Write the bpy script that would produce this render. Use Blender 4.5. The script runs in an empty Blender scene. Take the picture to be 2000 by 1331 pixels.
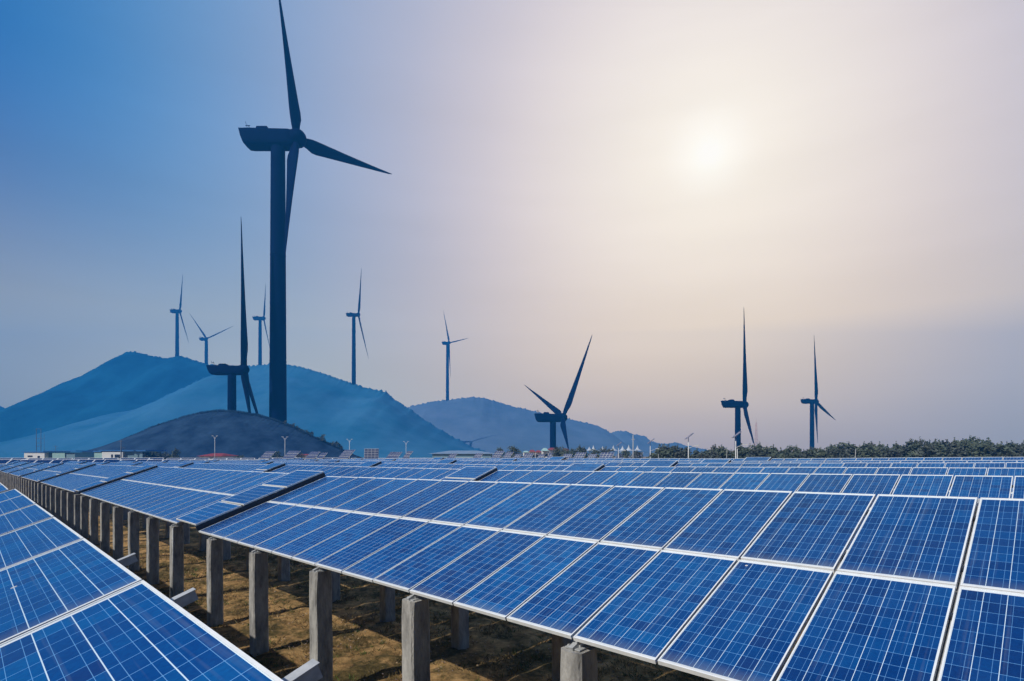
import bpy, bmesh, math, random
from mathutils import Vector, Matrix, noise as mnoise
R = math.radians
random.seed(7)
scene = bpy.context.scene
C = scene.collection

# ------------------------------------------------------------------ camera
F, HY = 1078.0, 880.0            # focal length and horizon line, in pixels of the 2000 px wide photograph
CAMZ = 4.3
PSI = -0.787                     # camera heading; the panel rows run along world X
FW = Vector((math.sin(PSI), math.cos(PSI), 0)); RT = Vector((math.cos(PSI), -math.sin(PSI), 0))
cam_d = bpy.data.cameras.new('camera'); cam = bpy.data.objects.new('camera', cam_d); C.objects.link(cam)
cam.location = (0, 0, CAMZ); cam.rotation_euler = (R(90), 0, -PSI)
cam_d.sensor_width = 36; cam_d.lens = F / 2000 * 36
cam_d.shift_y = (HY - 665.5) / 2000
cam_d.clip_start = 0.05; cam_d.clip_end = 8000
scene.camera = cam

# ------------------------------------------------------------------ light and sky
SUN_DIR = Vector((-0.06, -1.13, 1.0)).normalized()      # towards the sun
sun_d = bpy.data.lights.new('sun', 'SUN'); sun_d.energy = 5.0; sun_d.angle = R(0.5); sun_d.color = (1.0, 0.93, 0.82)
sun = bpy.data.objects.new('sun', sun_d); C.objects.link(sun)
sun.rotation_euler = (-SUN_DIR).to_track_quat('-Z', 'Y').to_euler(); sun.location = (0, -20, 40)

def cam_dir(px, py):
    return (FW + RT * ((px - 1000) / F) + Vector((0, 0, (HY - py) / F))).normalized()

world = bpy.data.worlds.new('World'); scene.world = world; world.use_nodes = True
nt = world.node_tree; nt.nodes.clear()
def wn(t, **k):
    n = nt.nodes.new(t)
    for a, b in k.items(): setattr(n, a, b)
    return n
def ramp(node, stops, interp='B_SPLINE'):
    cr = node.color_ramp; cr.interpolation = interp
    while len(cr.elements) > 1: cr.elements.remove(cr.elements[-1])
    for i, (p, c) in enumerate(stops):
        e = cr.elements[0] if i == 0 else cr.elements.new(p)
        e.position = p; e.color = (*c, 1)
def s2l(c): return tuple(((v/255)/12.92 if v/255 <= .04045 else ((v/255+.055)/1.055)**2.4) for v in c)
tc = wn('ShaderNodeTexCoord')
nrm = wn('ShaderNodeVectorMath', operation='NORMALIZE'); nt.links.new(tc.outputs['Generated'], nrm.inputs[0])
sep = wn('ShaderNodeSeparateXYZ'); nt.links.new(nrm.outputs[0], sep.inputs[0])
GL = cam_dir(1385, 300)
dot = wn('ShaderNodeVectorMath', operation='DOT_PRODUCT'); nt.links.new(nrm.outputs[0], dot.inputs[0]); dot.inputs[1].default_value = GL
ang = wn('ShaderNodeMath', operation='ARCCOSINE'); nt.links.new(dot.outputs['Value'], ang.inputs[0])
an = wn('ShaderNodeMath', operation='DIVIDE'); nt.links.new(ang.outputs[0], an.inputs[0]); an.inputs[1].default_value = math.pi / 2
# haze-wide glow round the veiled light: colour by angle (0..90 degrees)
rg = wn('ShaderNodeValToRGB'); nt.links.new(an.outputs[0], rg.inputs[0])
D = lambda d: d / 90
ramp(rg, [(0, (1.10, 1.09, 1.04)), (D(1.5), (1.0, .985, .95)), (D(4), s2l((247, 241, 234))), (D(8), s2l((240, 234, 230))), (D(14), s2l((226, 219, 222))), (D(20), s2l((204, 200, 213))),
          (D(27), s2l((175, 182, 207))), (D(36), s2l((136, 165, 206))), (D(45), s2l((86, 146, 202))), (D(53), s2l((38, 121, 190))), (D(60), s2l((12, 102, 178))), (D(72), s2l((12, 78, 150))), (D(90), s2l((10, 38, 82)))])
# low sky: warm grey near the glow, cool grey away from it
rl = wn('ShaderNodeValToRGB'); nt.links.new(an.outputs[0], rl.inputs[0])
ramp(rl, [(0, s2l((232, 220, 204))), (D(14), s2l((230, 217, 203))), (D(22), s2l((213, 202, 198))), (D(30), s2l((190, 188, 197))), (D(40), s2l((174, 187, 199))), (D(60), s2l((170, 187, 200))), (D(90), s2l((105, 135, 170)))])
el = wn('ShaderNodeValToRGB'); nt.links.new(sep.outputs['Z'], el.inputs[0])
ramp(el, [(0, (1, 1, 1)), (.10, (.95, .95, .95)), (.20, (.7, .7, .7)), (.34, (.22, .22, .22)), (.5, (0, 0, 0))])
rh = wn('ShaderNodeValToRGB'); nt.links.new(an.outputs[0], rh.inputs[0])
ramp(rh, [(0, s2l((165, 165, 190))), (D(30), s2l((158, 163, 190))), (D(45), s2l((150, 172, 192))), (D(90), s2l((100, 130, 165)))])
lb = wn('ShaderNodeValToRGB'); nt.links.new(sep.outputs['Z'], lb.inputs[0]); ramp(lb, [(0, (.9, .9, .9)), (.03, (.75, .75, .75)), (.08, (.35, .35, .35)), (.15, (.05, .05, .05)), (.2, (0, 0, 0))])
ml = wn('ShaderNodeMix', data_type='RGBA'); nt.links.new(lb.outputs[0], ml.inputs['Factor']); nt.links.new(rl.outputs[0], ml.inputs[6]); nt.links.new(rh.outputs[0], ml.inputs[7])
mx = wn('ShaderNodeMix', data_type='RGBA'); nt.links.new(el.outputs[0], mx.inputs['Factor']); nt.links.new(rg.outputs[0], mx.inputs[6]); nt.links.new(ml.outputs[2], mx.inputs[7])
# thin horizontal veils
mp = wn('ShaderNodeMapping'); nt.links.new(nrm.outputs[0], mp.inputs[0]); mp.inputs['Scale'].default_value = (1.3, 1.3, 9)
nz = wn('ShaderNodeTexNoise'); nt.links.new(mp.outputs[0], nz.inputs['Vector']); nz.inputs['Scale'].default_value = 1.6; nz.inputs['Detail'].default_value = 4
mr = wn('ShaderNodeMapRange'); nt.links.new(nz.outputs[0], mr.inputs[0]); mr.inputs[1].default_value = .3; mr.inputs[2].default_value = .7; mr.inputs[3].default_value = .975; mr.inputs[4].default_value = 1.025
mul = wn('ShaderNodeVectorMath', operation='SCALE'); nt.links.new(mx.outputs[2], mul.inputs[0]); nt.links.new(mr.outputs[0], mul.inputs['Scale'])
# the sky above the haze is brighter than it looks through it: undo the haze's mean extinction and in-scatter along each direction
HAZE_D, HAZE_TOP, HAZE_FAR, HAZE_COL = .0009, 214 - CAMZ, 1000.0, (.03, .335, .92)
def wm(op, a, b=None):
    n = wn('ShaderNodeMath', operation=op)
    for i, v in enumerate((a, b)):
        if v is None: continue
        if isinstance(v, (int, float)): n.inputs[i].default_value = v
        else: nt.links.new(v, n.inputs[i])
    return n.outputs[0]
plen = wm('MINIMUM', wm('DIVIDE', HAZE_TOP, wm('MAXIMUM', sep.outputs['Z'], .02)), HAZE_FAR)
trans = wm('EXPONENT', wm('MULTIPLY', plen, -HAZE_D))
scat = wn('ShaderNodeVectorMath', operation='SCALE'); scat.inputs[0].default_value = tuple(c*.62 for c in HAZE_COL); nt.links.new(wm('SUBTRACT', 1.0, trans), scat.inputs['Scale'])
sb = wn('ShaderNodeVectorMath', operation='SUBTRACT'); nt.links.new(mul.outputs[0], sb.inputs[0]); nt.links.new(scat.outputs[0], sb.inputs[1])
dv_ = wn('ShaderNodeVectorMath', operation='SCALE'); nt.links.new(sb.outputs[0], dv_.inputs[0]); nt.links.new(wm('DIVIDE', 1.0, trans), dv_.inputs['Scale'])
mxz = wn('ShaderNodeVectorMath', operation='MAXIMUM'); nt.links.new(dv_.outputs[0], mxz.inputs[0]); mxz.inputs[1].default_value = (.004, .01, .02)
bgc = wn('ShaderNodeBackground'); nt.links.new(mxz.outputs[0], bgc.inputs[0]); bgc.inputs[1].default_value = 1.0
sky = wn('ShaderNodeTexSky', sky_type='NISHITA', sun_disc=False)
sky.sun_elevation = math.asin(SUN_DIR.z); sky.sun_rotation = math.atan2(SUN_DIR.x, SUN_DIR.y)
bgs = wn('ShaderNodeBackground'); nt.links.new(sky.outputs[0], bgs.inputs[0]); bgs.inputs[1].default_value = 0.003
add = wn('ShaderNodeAddShader'); nt.links.new(bgc.outputs[0], add.inputs[0]); nt.links.new(bgs.outputs[0], add.inputs[1])
wo = wn('ShaderNodeOutputWorld'); nt.links.new(add.outputs[0], wo.inputs[0])

scene.view_settings.view_transform = 'Standard'; scene.view_settings.look = 'None'
scene.view_settings.exposure = 0.0; scene.view_settings.gamma = 1.0
scene.cycles.volume_bounces = 1; scene.cycles.max_bounces = 5; scene.cycles.diffuse_bounces = 2

# ------------------------------------------------------------------ material helpers
def mat(name, base=(.5, .5, .5), rough=.6, metal=0.0, spec=.5, **k):
    m = bpy.data.materials.new(name); m.use_nodes = True
    b = m.node_tree.nodes['Principled BSDF']
    b.inputs['Base Color'].default_value = (*base, 1); b.inputs['Roughness'].default_value = rough
    b.inputs['Metallic'].default_value = metal; b.inputs['Specular IOR Level'].default_value = spec
    return m
def nodes(m):
    t = m.node_tree
    def N(ty, **k):
        n = t.nodes.new(ty)
        for a, b in k.items(): setattr(n, a, b)
        return n
    return t, N, t.nodes['Principled BSDF']
def noisy(name, c1, c2, scale=4, detail=6, rough=.8, bump=0.0, bscale=None, coords='Object', c3=None, spec=.3, stretch=(1, 1, 1), lo=.35, hi=.65):
    m = mat(name, c1, rough, spec=spec); t, N, b = nodes(m)
    co = N('ShaderNodeTexCoord'); mpn = N('ShaderNodeMapping'); t.links.new(co.outputs[coords], mpn.inputs[0]); mpn.inputs['Scale'].default_value = stretch
    oi = N('ShaderNodeObjectInfo')
    vm = N('ShaderNodeVectorMath', operation='ADD'); t.links.new(mpn.outputs[0], vm.inputs[0])
    sc = N('ShaderNodeVectorMath', operation='SCALE'); sc.inputs[0].default_value = (17, 31, 7); t.links.new(oi.outputs['Random'], sc.inputs['Scale'])
    t.links.new(sc.outputs[0], vm.inputs[1])
    n = N('ShaderNodeTexNoise'); n.inputs['Scale'].default_value = scale; n.inputs['Detail'].default_value = detail; n.inputs['Roughness'].default_value = .65
    t.links.new(vm.outputs[0], n.inputs['Vector'])
    r = N('ShaderNodeValToRGB'); st = [(lo, c1), (hi, c2)]
    if c3: st.append((min(hi+.12, 1), c3))
    ramp(r, st, 'LINEAR'); t.links.new(n.outputs[0], r.inputs[0]); t.links.new(r.outputs[0], b.inputs['Base Color'])
    if bump:
        n2 = N('ShaderNodeTexNoise'); n2.inputs['Scale'].default_value = bscale or scale*4; n2.inputs['Detail'].default_value = 8
        t.links.new(vm.outputs[0], n2.inputs['Vector'])
        bp = N('ShaderNodeBump'); bp.inputs['Strength'].default_value = bump; bp.inputs['Distance'].default_value = .03
        t.links.new(n2.outputs[0], bp.inputs['Height']); t.links.new(bp.outputs[0], b.inputs['Normal'])
    return m

def panel_material(name, nu, nv, pitch):
    """polycrystalline cells under glass: nu x nv cells; ribbons run along local y"""
    m = mat(name, (.003, .05, .2), .12, spec=.5); t, N, b = nodes(m)
    L = t.links.new
    co = N('ShaderNodeTexCoord'); sp = N('ShaderNodeSeparateXYZ'); L(co.outputs['Object'], sp.inputs[0])
    oi = N('ShaderNodeObjectInfo')
    def M(op, a, bb=None, c=None):
        n = N('ShaderNodeMath', operation=op)
        for i, v in enumerate((a, bb, c)):
            if v is None: continue
            if isinstance(v, (int, float)): n.inputs[i].default_value = v
            else: L(v, n.inputs[i])
        return n.outputs[0]
    u = M('DIVIDE', M('ADD', sp.outputs[0], nu*pitch/2), pitch); v = M('DIVIDE', M('ADD', sp.outputs[1], nv*pitch/2), pitch)
    fu, fv = M('FRACT', u), M('FRACT', v)
    du = M('SUBTRACT', .5, M('ABSOLUTE', M('SUBTRACT', fu, .5)))      # distance to the cell edge
    dv = M('SUBTRACT', .5, M('ABSOLUTE', M('SUBTRACT', fv, .5)))
    thick = M('LESS_THAN', du, .0145); thin = M('LESS_THAN', dv, .0105)
    bus = M('LESS_THAN', M('ABSOLUTE', M('SUBTRACT', du, .27)), .0075)
    inside = M('MULTIPLY', M('MULTIPLY', M('GREATER_THAN', u, 0.0), M('LESS_THAN', u, float(nu))), M('MULTIPLY', M('GREATER_THAN', v, 0.0), M('LESS_THAN', v, float(nv))))
    cb = N('ShaderNodeCombineXYZ'); L(M('FLOOR', u), cb.inputs[0]); L(M('FLOOR', v), cb.inputs[1]); L(M('MULTIPLY', oi.outputs['Random'], 91.0), cb.inputs[2])
    w = N('ShaderNodeTexWhiteNoise', noise_dimensions='3D'); L(cb.outputs[0], w.inputs['Vector'])
    r = N('ShaderNodeValToRGB')
    ramp(r, [(0, (.0004, .018, .115)), (.25, (.0003, .033, .172)), (.55, (.0003, .054, .230)), (.85, (.0003, .088, .30)), (1, (.0006, .115, .38))], 'LINEAR')
    # cell tone = panel batch tone + own tone + crystal grain
    vo = N('ShaderNodeTexVoronoi', feature='F1'); vo.inputs['Scale'].default_value = 55
    av = N('ShaderNodeVectorMath', operation='ADD'); L(co.outputs['Object'], av.inputs[0]); L(cb.outputs[0], av.inputs[1]); L(av.outputs[0], vo.inputs['Vector'])
    sv = N('ShaderNodeSeparateColor'); L(vo.outputs['Color'], sv.inputs[0])
    ofs = N('ShaderNodeCombineXYZ'); L(M('MULTIPLY', oi.outputs['Random'], 57.0), ofs.inputs[0]); L(M('MULTIPLY', oi.outputs['Random'], 33.0), ofs.inputs[2])
    av2 = N('ShaderNodeVectorMath', operation='ADD'); L(co.outputs['Object'], av2.inputs[0]); L(ofs.outputs[0], av2.inputs[1])
    big = N('ShaderNodeTexNoise'); big.inputs['Scale'].default_value = 2.2; L(av.outputs[0], big.inputs['Vector'])
    tone = M('ADD', M('MULTIPLY', w.outputs['Value'], .42), M('MULTIPLY', sv.outputs[0], .16))
    tone = M('ADD', tone, M('MULTIPLY', oi.outputs['Random'], .42))
    tone = M('ADD', tone, M('MULTIPLY', M('SUBTRACT', big.outputs[0], .5), .25))
    L(tone, r.inputs[0])
    w2 = N('ShaderNodeTexWhiteNoise', noise_dimensions='3D'); a2 = N('ShaderNodeVectorMath', operation='ADD'); L(cb.outputs[0], a2.inputs[0]); a2.inputs[1].default_value = (5.5, 3.3, 1.7); L(a2.outputs[0], w2.inputs['Vector'])
    pur = N('ShaderNodeMix', data_type='RGBA'); L(M('MULTIPLY', M('GREATER_THAN', w2.outputs['Value'], .90), .34), pur.inputs['Factor']); L(r.outputs[0], pur.inputs[6]); pur.inputs[7].default_value = (.010, .014, .095, 1)
    c = pur.outputs[2]
    def over(col, fac, colour):
        mn = N('ShaderNodeMix', data_type='RGBA'); L(fac, mn.inputs['Factor']); L(col, mn.inputs[6]); mn.inputs[7].default_value = (*colour, 1); return mn.outputs[2]
    c = over(c, M('MULTIPLY', bus, .72), (.17, .42, .78))
    c = over(c, thin, (.16, .42, .80)); c = over(c, thick, (.62, .80, .94))
    inv = M('SUBTRACT', 1.0, inside); c = over(c, inv, (.76, .81, .85))
    # dust film that has washed down
    dn = N('ShaderNodeTexNoise'); dn.inputs['Scale'].default_value = 1.3; dn.inputs['Detail'].default_value = 6; L(av2.outputs[0], dn.inputs['Vector'])
    c = over(c, M('MULTIPLY', M('SUBTRACT', dn.outputs[0], .35), .06), (.30, .36, .42))
    edge = M('MULTIPLY', M('SUBTRACT', 1.0, M('MINIMUM', 1.0, M('MULTIPLY', M('ABSOLUTE', v), 1.1))), M('MULTIPLY', dn.outputs[0], .42))
    c = over(c, edge, (.30, .30, .27))
    sx = N('ShaderNodeMapping'); sx.inputs['Scale'].default_value = (26, .7, 1); L(av2.outputs[0], sx.inputs[0])
    sn = N('ShaderNodeTexNoise'); sn.inputs['Scale'].default_value = 1.0; sn.inputs['Detail'].default_value = 3; L(sx.outputs[0], sn.inputs['Vector'])
    c = over(c, M('MULTIPLY', M('MAXIMUM', 0.0, M('SUBTRACT', sn.outputs[0], .58)), .75), (.30, .36, .42))
    vd = N('ShaderNodeTexVoronoi', feature='F1'); vd.inputs['Scale'].default_value = 1.15; L(av2.outputs[0], vd.inputs['Vector'])
    c = over(c, M('LESS_THAN', vd.outputs['Distance'], .022), (.62, .62, .60))
    # diffuse cells seen through anti-reflection coated glass, whose reflections are blue
    rr_ = M('ADD', .12, M('MULTIPLY', dn.outputs[0], .16))
    df = N('ShaderNodeBsdfDiffuse'); L(c, df.inputs[0])
    gl = N('ShaderNodeBsdfGlossy'); gl.inputs[0].default_value = (.24, .63, .98, 1); L(rr_, gl.inputs['Roughness'])
    fr = N('ShaderNodeFresnel'); fr.inputs['IOR'].default_value = 1.42
    ms = N('ShaderNodeMixShader'); L(fr.outputs[0], ms.inputs[0]); L(df.outputs[0], ms.inputs[1]); L(gl.outputs[0], ms.inputs[2])
    L(ms.outputs[0], t.nodes['Material Output'].inputs['Surface']); t.nodes.remove(b)
    return m

M_CELL = panel_material('polycrystalline_cells', 6, 12, .1585)
M_CELL_L = panel_material('polycrystalline_cells_wide', 6, 12, .1585)
M_ALU = noisy('anodised_aluminium', (.72, .76, .79), (.82, .85, .87), 9, 4, .38, spec=.5)
M_STEEL = noisy('galvanised_steel', (.30, .32, .34), (.46, .48, .50), 14, 4, .5, spec=.5)
M_DSTEEL = noisy('dark_steel', (.03, .04, .06), (.05, .06, .09), 14, 4, .6)
M_CONC = noisy('weathered_concrete', (.14, .14, .14), (.40, .40, .39), 3.2, 10, .93, bump=.8, bscale=16, stretch=(1.6, 1.6, .55), c3=(.46, .455, .44), lo=.3, hi=.6)
M_TURB = noisy('turbine_backlit_tone', (.0006, .004, .030), (.0009, .005, .036), .15, 3, .85, spec=.03)  # backlit silhouette darkness put into the colour; the turbines themselves are white
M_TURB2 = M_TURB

# ------------------------------------------------------------------ object helpers
def link(name, me, parent=None, m=None):
    o = bpy.data.objects.new(name, me); C.objects.link(o)
    if parent: o.parent = parent
    if m:
        for x in (m if isinstance(m, (list, tuple)) else [m]): me.materials.append(x)
    return o
def tag(o, label=None, cat=None, group=None, kind=None):
    if label: o['label'] = label
    if cat: o['category'] = cat
    if group: o['group'] = group
    if kind: o['kind'] = kind
    return o
def empty(name, loc=(0, 0, 0), rot=(0, 0, 0)):
    o = bpy.data.objects.new(name, None); C.objects.link(o); o.location = loc; o.rotation_euler = rot; o.empty_display_size = .3; return o
class MB:
    def __init__(s): s.v = []; s.f = []; s.mi = []; s.sm = []
    def face(s, pts, mi=0, sm=False):
        n = len(s.v); s.v += [tuple(p) for p in pts]; s.f.append(tuple(range(n, n+len(pts)))); s.mi.append(mi); s.sm.append(sm)
    def box(s, x0, y0, z0, x1, y1, z1, mi=0, M=None):
        n = len(s.v)
        P = [Vector(p) for p in ((x0, y0, z0), (x1, y0, z0), (x1, y1, z0), (x0, y1, z0), (x0, y0, z1), (x1, y0, z1), (x1, y1, z1), (x0, y1, z1))]
        if M: P = [M @ p for p in P]
        s.v += [tuple(p) for p in P]
        for q in ((0, 3, 2, 1), (4, 5, 6, 7), (0, 1, 5, 4), (1, 2, 6, 5), (2, 3, 7, 6), (3, 0, 4, 7)):
            s.f.append(tuple(n+i for i in q)); s.mi.append(mi); s.sm.append(False)
    def loft(s, rings, mi=0, sm=True, caps=True):
        n0 = len(s.v); k = len(rings[0])
        for r in rings: s.v += [tuple(p) for p in r]
        for i in range(len(rings)-1):
            for j in range(k):
                a = n0+i*k+j; b2 = n0+i*k+(j+1) % k
                s.f.append((a, b2, b2+k, a+k)); s.mi.append(mi); s.sm.append(sm)
        if caps:
            s.f.append(tuple(n0+j for j in reversed(range(k)))); s.mi.append(mi); s.sm.append(False)
            s.f.append(tuple(n0+(len(rings)-1)*k+j for j in range(k))); s.mi.append(mi); s.sm.append(False)
    def tube(s, a, b2, r0, r1=None, seg=8, mi=0):
        a, b2 = Vector(a), Vector(b2); r1 = r0 if r1 is None else r1
        d = (b2-a).normalized(); up = Vector((0, 0, 1)) if abs(d.z) < .95 else Vector((1, 0, 0))
        x = d.cross(up).normalized(); y = d.cross(x)
        s.loft([[p + x*(math.cos(t)*r) + y*(math.sin(t)*r) for t in [2*math.pi*j/seg for j in range(seg)]] for p, r in ((a, r0), (b2, r1))], mi)
    def mesh(s, name):
        me = bpy.data.meshes.new(name); me.from_pydata(s.v, [], s.f)
        me.polygons.foreach_set('material_index', s.mi); me.polygons.foreach_set('use_smooth', s.sm); me.update(); return me
    def build(s, name, m, parent=None): return link(name, s.mesh(name), parent, m)

def at(px, z, py=None):
    """point at depth z (metres ahead of the camera) under photo column px; height from photo line py, else ground 0"""
    p = FW*z + RT*((px-1000)/F*z); p.z = CAMZ + (HY-py)/F*z if py is not None else 0.0
    return p
ORD = ['nearest', 'second', 'third', 'fourth', 'fifth', 'sixth', 'seventh', 'eighth', 'ninth', 'tenth', 'eleventh', 'twelfth', 'thirteenth', 'fourteenth', 'fifteenth', 'sixteenth', 'seventeenth', 'eighteenth', 'nineteenth', 'twentieth', 'twenty-first', 'twenty-second', 'twenty-third', 'twenty-fourth', 'twenty-fifth', 'twenty-sixth', 'twenty-seventh', 'twenty-eighth', 'twenty-ninth', 'thirtieth']
def ordw(i):
    if i < len(ORD): return 'first' if i == 0 else ORD[i]
    tens = {3: 'thirty', 4: 'forty', 5: 'fifty', 6: 'sixty', 7: 'seventy', 8: 'eighty', 9: 'ninety'}
    n = i+1; u = ['', 'first', 'second', 'third', 'fourth', 'fifth', 'sixth', 'seventh', 'eighth', 'ninth'][n % 10]
    return (tens[n//10]+'-'+u) if u else tens[n//10][:-1]+'ieth'

# ------------------------------------------------------------------ ground
def gz(x, y):
    """terrain height: falls away gently to the left of the photo"""
    g = -.6*(1-math.exp(min(x, 0)/25)) + .018*max(x, 0)
    if x < -45: g -= .012*min(-x-45, 90)
    return g
def build_ground():
    xs = [-1450, -900, -500, -300, -220, -160, -130, -110, -95, -80, -65, -52, -44, -38] + [-34+.5*i for i in range(12)] + [-28+.16*i for i in range(175)] + [0.5+i for i in range(12)] + [20, 40, 80, 150, 300, 600, 1450]
    ys = [-900, -300, -100, -40, -15, -6, -2] + [0+.13*i for i in range(86)] + [11.5+.6*i for i in range(20)] + [26, 34, 44, 55, 70, 90, 120, 170, 250, 400, 700, 1000, 1450]
    V = []; Fc = []
    for y in ys:
        for x in xs:
            z = gz(x, y)
            if -40 < x < 14 and -6 < y < 24:
                z += .07*(mnoise.noise(Vector((x*.9, y*.9, 0)))) + .05*mnoise.noise(Vector((x*3, y*3, 4))) + .015*mnoise.noise(Vector((x*7, y*7, 9)))
            V.append((x, y, z))
    nx = len(xs)
    for j in range(len(ys)-1):
        for i in range(nx-1):
            a = j*nx+i; Fc.append((a, a+1, a+1+nx, a+nx))
    me = bpy.data.meshes.new('ground'); me.from_pydata(V, [], Fc); me.polygons.foreach_set('use_smooth', [True]*len(Fc)); me.update()
    m = mat('sandy_soil', (.4, .25, .12), .95, spec=.15); t, N, b = nodes(m); L = t.links.new
    co = N('ShaderNodeTexCoord')
    def nz(sc, de=6, ro=.6):
        n = N('ShaderNodeTexNoise'); n.inputs['Scale'].default_value = sc; n.inputs['Detail'].default_value = de; n.inputs['Roughness'].default_value = ro; L(co.outputs['Object'], n.inputs['Vector']); return n.outputs[0]
    a = N('ShaderNodeValToRGB'); L(nz(3.5, 8), a.inputs[0]); ramp(a, [(.3, (.24, .135, .055)), (.5, (.47, .29, .12)), (.68, (.62, .40, .18))], 'LINEAR')
    g = N('ShaderNodeValToRGB'); L(nz(9, 8), g.inputs[0]); ramp(g, [(.3, (.05, .040, .014)), (.55, (.12, .092, .034)), (.7, (.22, .16, .065))], 'LINEAR')
    k = N('ShaderNodeValToRGB'); L(nz(.85, 10, .72), k.inputs[0]); ramp(k, [(.44, (0, 0, 0)), (.56, (1, 1, 1))], 'LINEAR')
    mxn = N('ShaderNodeMix', data_type='RGBA'); L(k.outputs[0], mxn.inputs['Factor']); L(a.outputs[0], mxn.inputs[6]); L(g.outputs[0], mxn.inputs[7])
    sp = N('ShaderNodeValToRGB'); L(nz(60, 3), sp.inputs[0]); ramp(sp, [(.62, (0, 0, 0)), (.7, (.7, .7, .7))], 'LINEAR')
    m2 = N('ShaderNodeMix', data_type='RGBA'); L(sp.outputs[0], m2.inputs['Factor']); L(mxn.outputs[2], m2.inputs[6]); m2.inputs[7].default_value = (.07, .055, .03, 1)
    L(m2.outputs[2], b.inputs['Base Color'])
    bp = N('ShaderNodeBump'); bp.inputs['Strength'].default_value = 1.0; bp.inputs['Distance'].default_value = .09; L(nz(9, 12, .8), bp.inputs['Height']); L(bp.outputs[0], b.inputs['Normal'])
    tag(link('ground', me, None, m), kind='structure')
build_ground()

# ------------------------------------------------------------------ solar panels
PW, PH, PT = 0.981, 1.988, .04           # module width, length, frame depth
def frame_boxes(mb, w, h, mi):
    x, y, lip, t = w/2, h/2, .0135, PT
    mb.box(-x, -y, -t, -x+lip, y, 0.004, mi); mb.box(x-lip, -y, -t, x, y, 0.004, mi)
    mb.box(-x+lip, -y, -t, x-lip, -y+lip, 0.004, mi); mb.box(-x+lip, y-lip, -t, x-lip, y, 0.004, mi)
def lam_box(mb, w, h, mi): mb.box(-w/2+.0137, -h/2+.0137, -.008, w/2-.0137, h/2-.0137, -.001, mi)
mb = MB(); lam_box(mb, PW, PH, 0); ME_LAM = mb.mesh('panel_glass'); ME_LAM.materials.append(M_CELL)
mb = MB(); frame_boxes(mb, PW, PH, 0); ME_FR = mb.mesh('panel_frame'); ME_FR.materials.append(M_ALU)
mb = MB(); lam_box(mb, PW, PH, 0); frame_boxes(mb, PW, PH, 1); ME_FULL = mb.mesh('solar_panel'); ME_FULL.materials.append(M_CELL); ME_FULL.materials.append(M_ALU)

def chamfer_post(w, d, h, seed=0):
    """square concrete post, chipped arrises, slightly uneven top"""
    rnd = random.Random(seed); mb = MB(); c = .022; rings = []
    nz_ = max(2, int(h/.22))
    for i in range(nz_+1):
        z = -.35 + (h+.35)*i/nz_; k = 1.0
        def j(): return rnd.uniform(-.004, .004)
        cc = c+rnd.uniform(0, .008) + (.018 if i == nz_ else 0)
        rings.append([Vector((x+j(), y+j(), z + (rnd.uniform(-.012, 0.004) if i == nz_ else 0))) for x, y in ((-w/2+cc, -d/2), (w/2-cc, -d/2), (w/2, -d/2+cc), (w/2, d/2-cc), (w/2-cc, d/2), (-w/2+cc, d/2), (-w/2, d/2-cc), (-w/2, -d/2+cc))])
    mb.loft(rings, 0, False)
    return mb.mesh('post')
T_ = .352; CT, ST = math.cos(T_), math.sin(T_)
SLOPE = 4.04
POST_F = [chamfer_post(.29, .33, 2.24, s) for s in range(3)]; POST_B = [chamfer_post(.29, .33, 3.32, s+9) for s in range(3)]
for me in POST_F+POST_B: me.materials.append(M_CONC)
POST_FF = [chamfer_post(.29, .33, 2.24, 50)]; POST_FF[0].materials.append(M_CONC)
mbe = MB(); mbe.box(-.10, -.11, -.0, .10, .11, .012); mbe.box(-.05, -.035, .0122, .05, .035, .10); mbe.box(-.085, -.09, .0122, -.060, -.065, .032); mbe.box(.060, .065, .0122, .085, .09, .032); ME_BRK = mbe.mesh('bracket'); ME_BRK.materials.append(M_STEEL)
mbe = MB(); mbe.box(-.03, .02, -.14, .03, SLOPE-.02, 0); ME_EDGE = mbe.mesh('edge_beam'); ME_EDGE.materials.append(M_DSTEEL)
_cache = {}
def rail_mesh(L_, key):
    if (L_, key) in _cache: return _cache[(L_, key)]
    mb = MB()
    if key == 'purlin': mb.box(-L_/2, -.025, -.045, L_/2, .025, .0)
    me = mb.mesh(key); me.materials.append(M_DSTEEL); _cache[(L_, key)] = me; return me
mbr = MB(); mbr.box(-.03, -.2, -.085, .03, SLOPE+.02, 0); ME_RAFT = mbr.mesh('rafter'); ME_RAFT.materials.append(M_STEEL)
mbr = MB(); mbr.box(-.022, 3.3, -.055, .022, SLOPE+.15, 0); mbr.box(-.027, 3.3, 0.0004, .027, SLOPE+.156, .004)
ME_RAFT0 = mbr.mesh('rafter'); ME_RAFT0.materials.append(M_STEEL)

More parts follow.
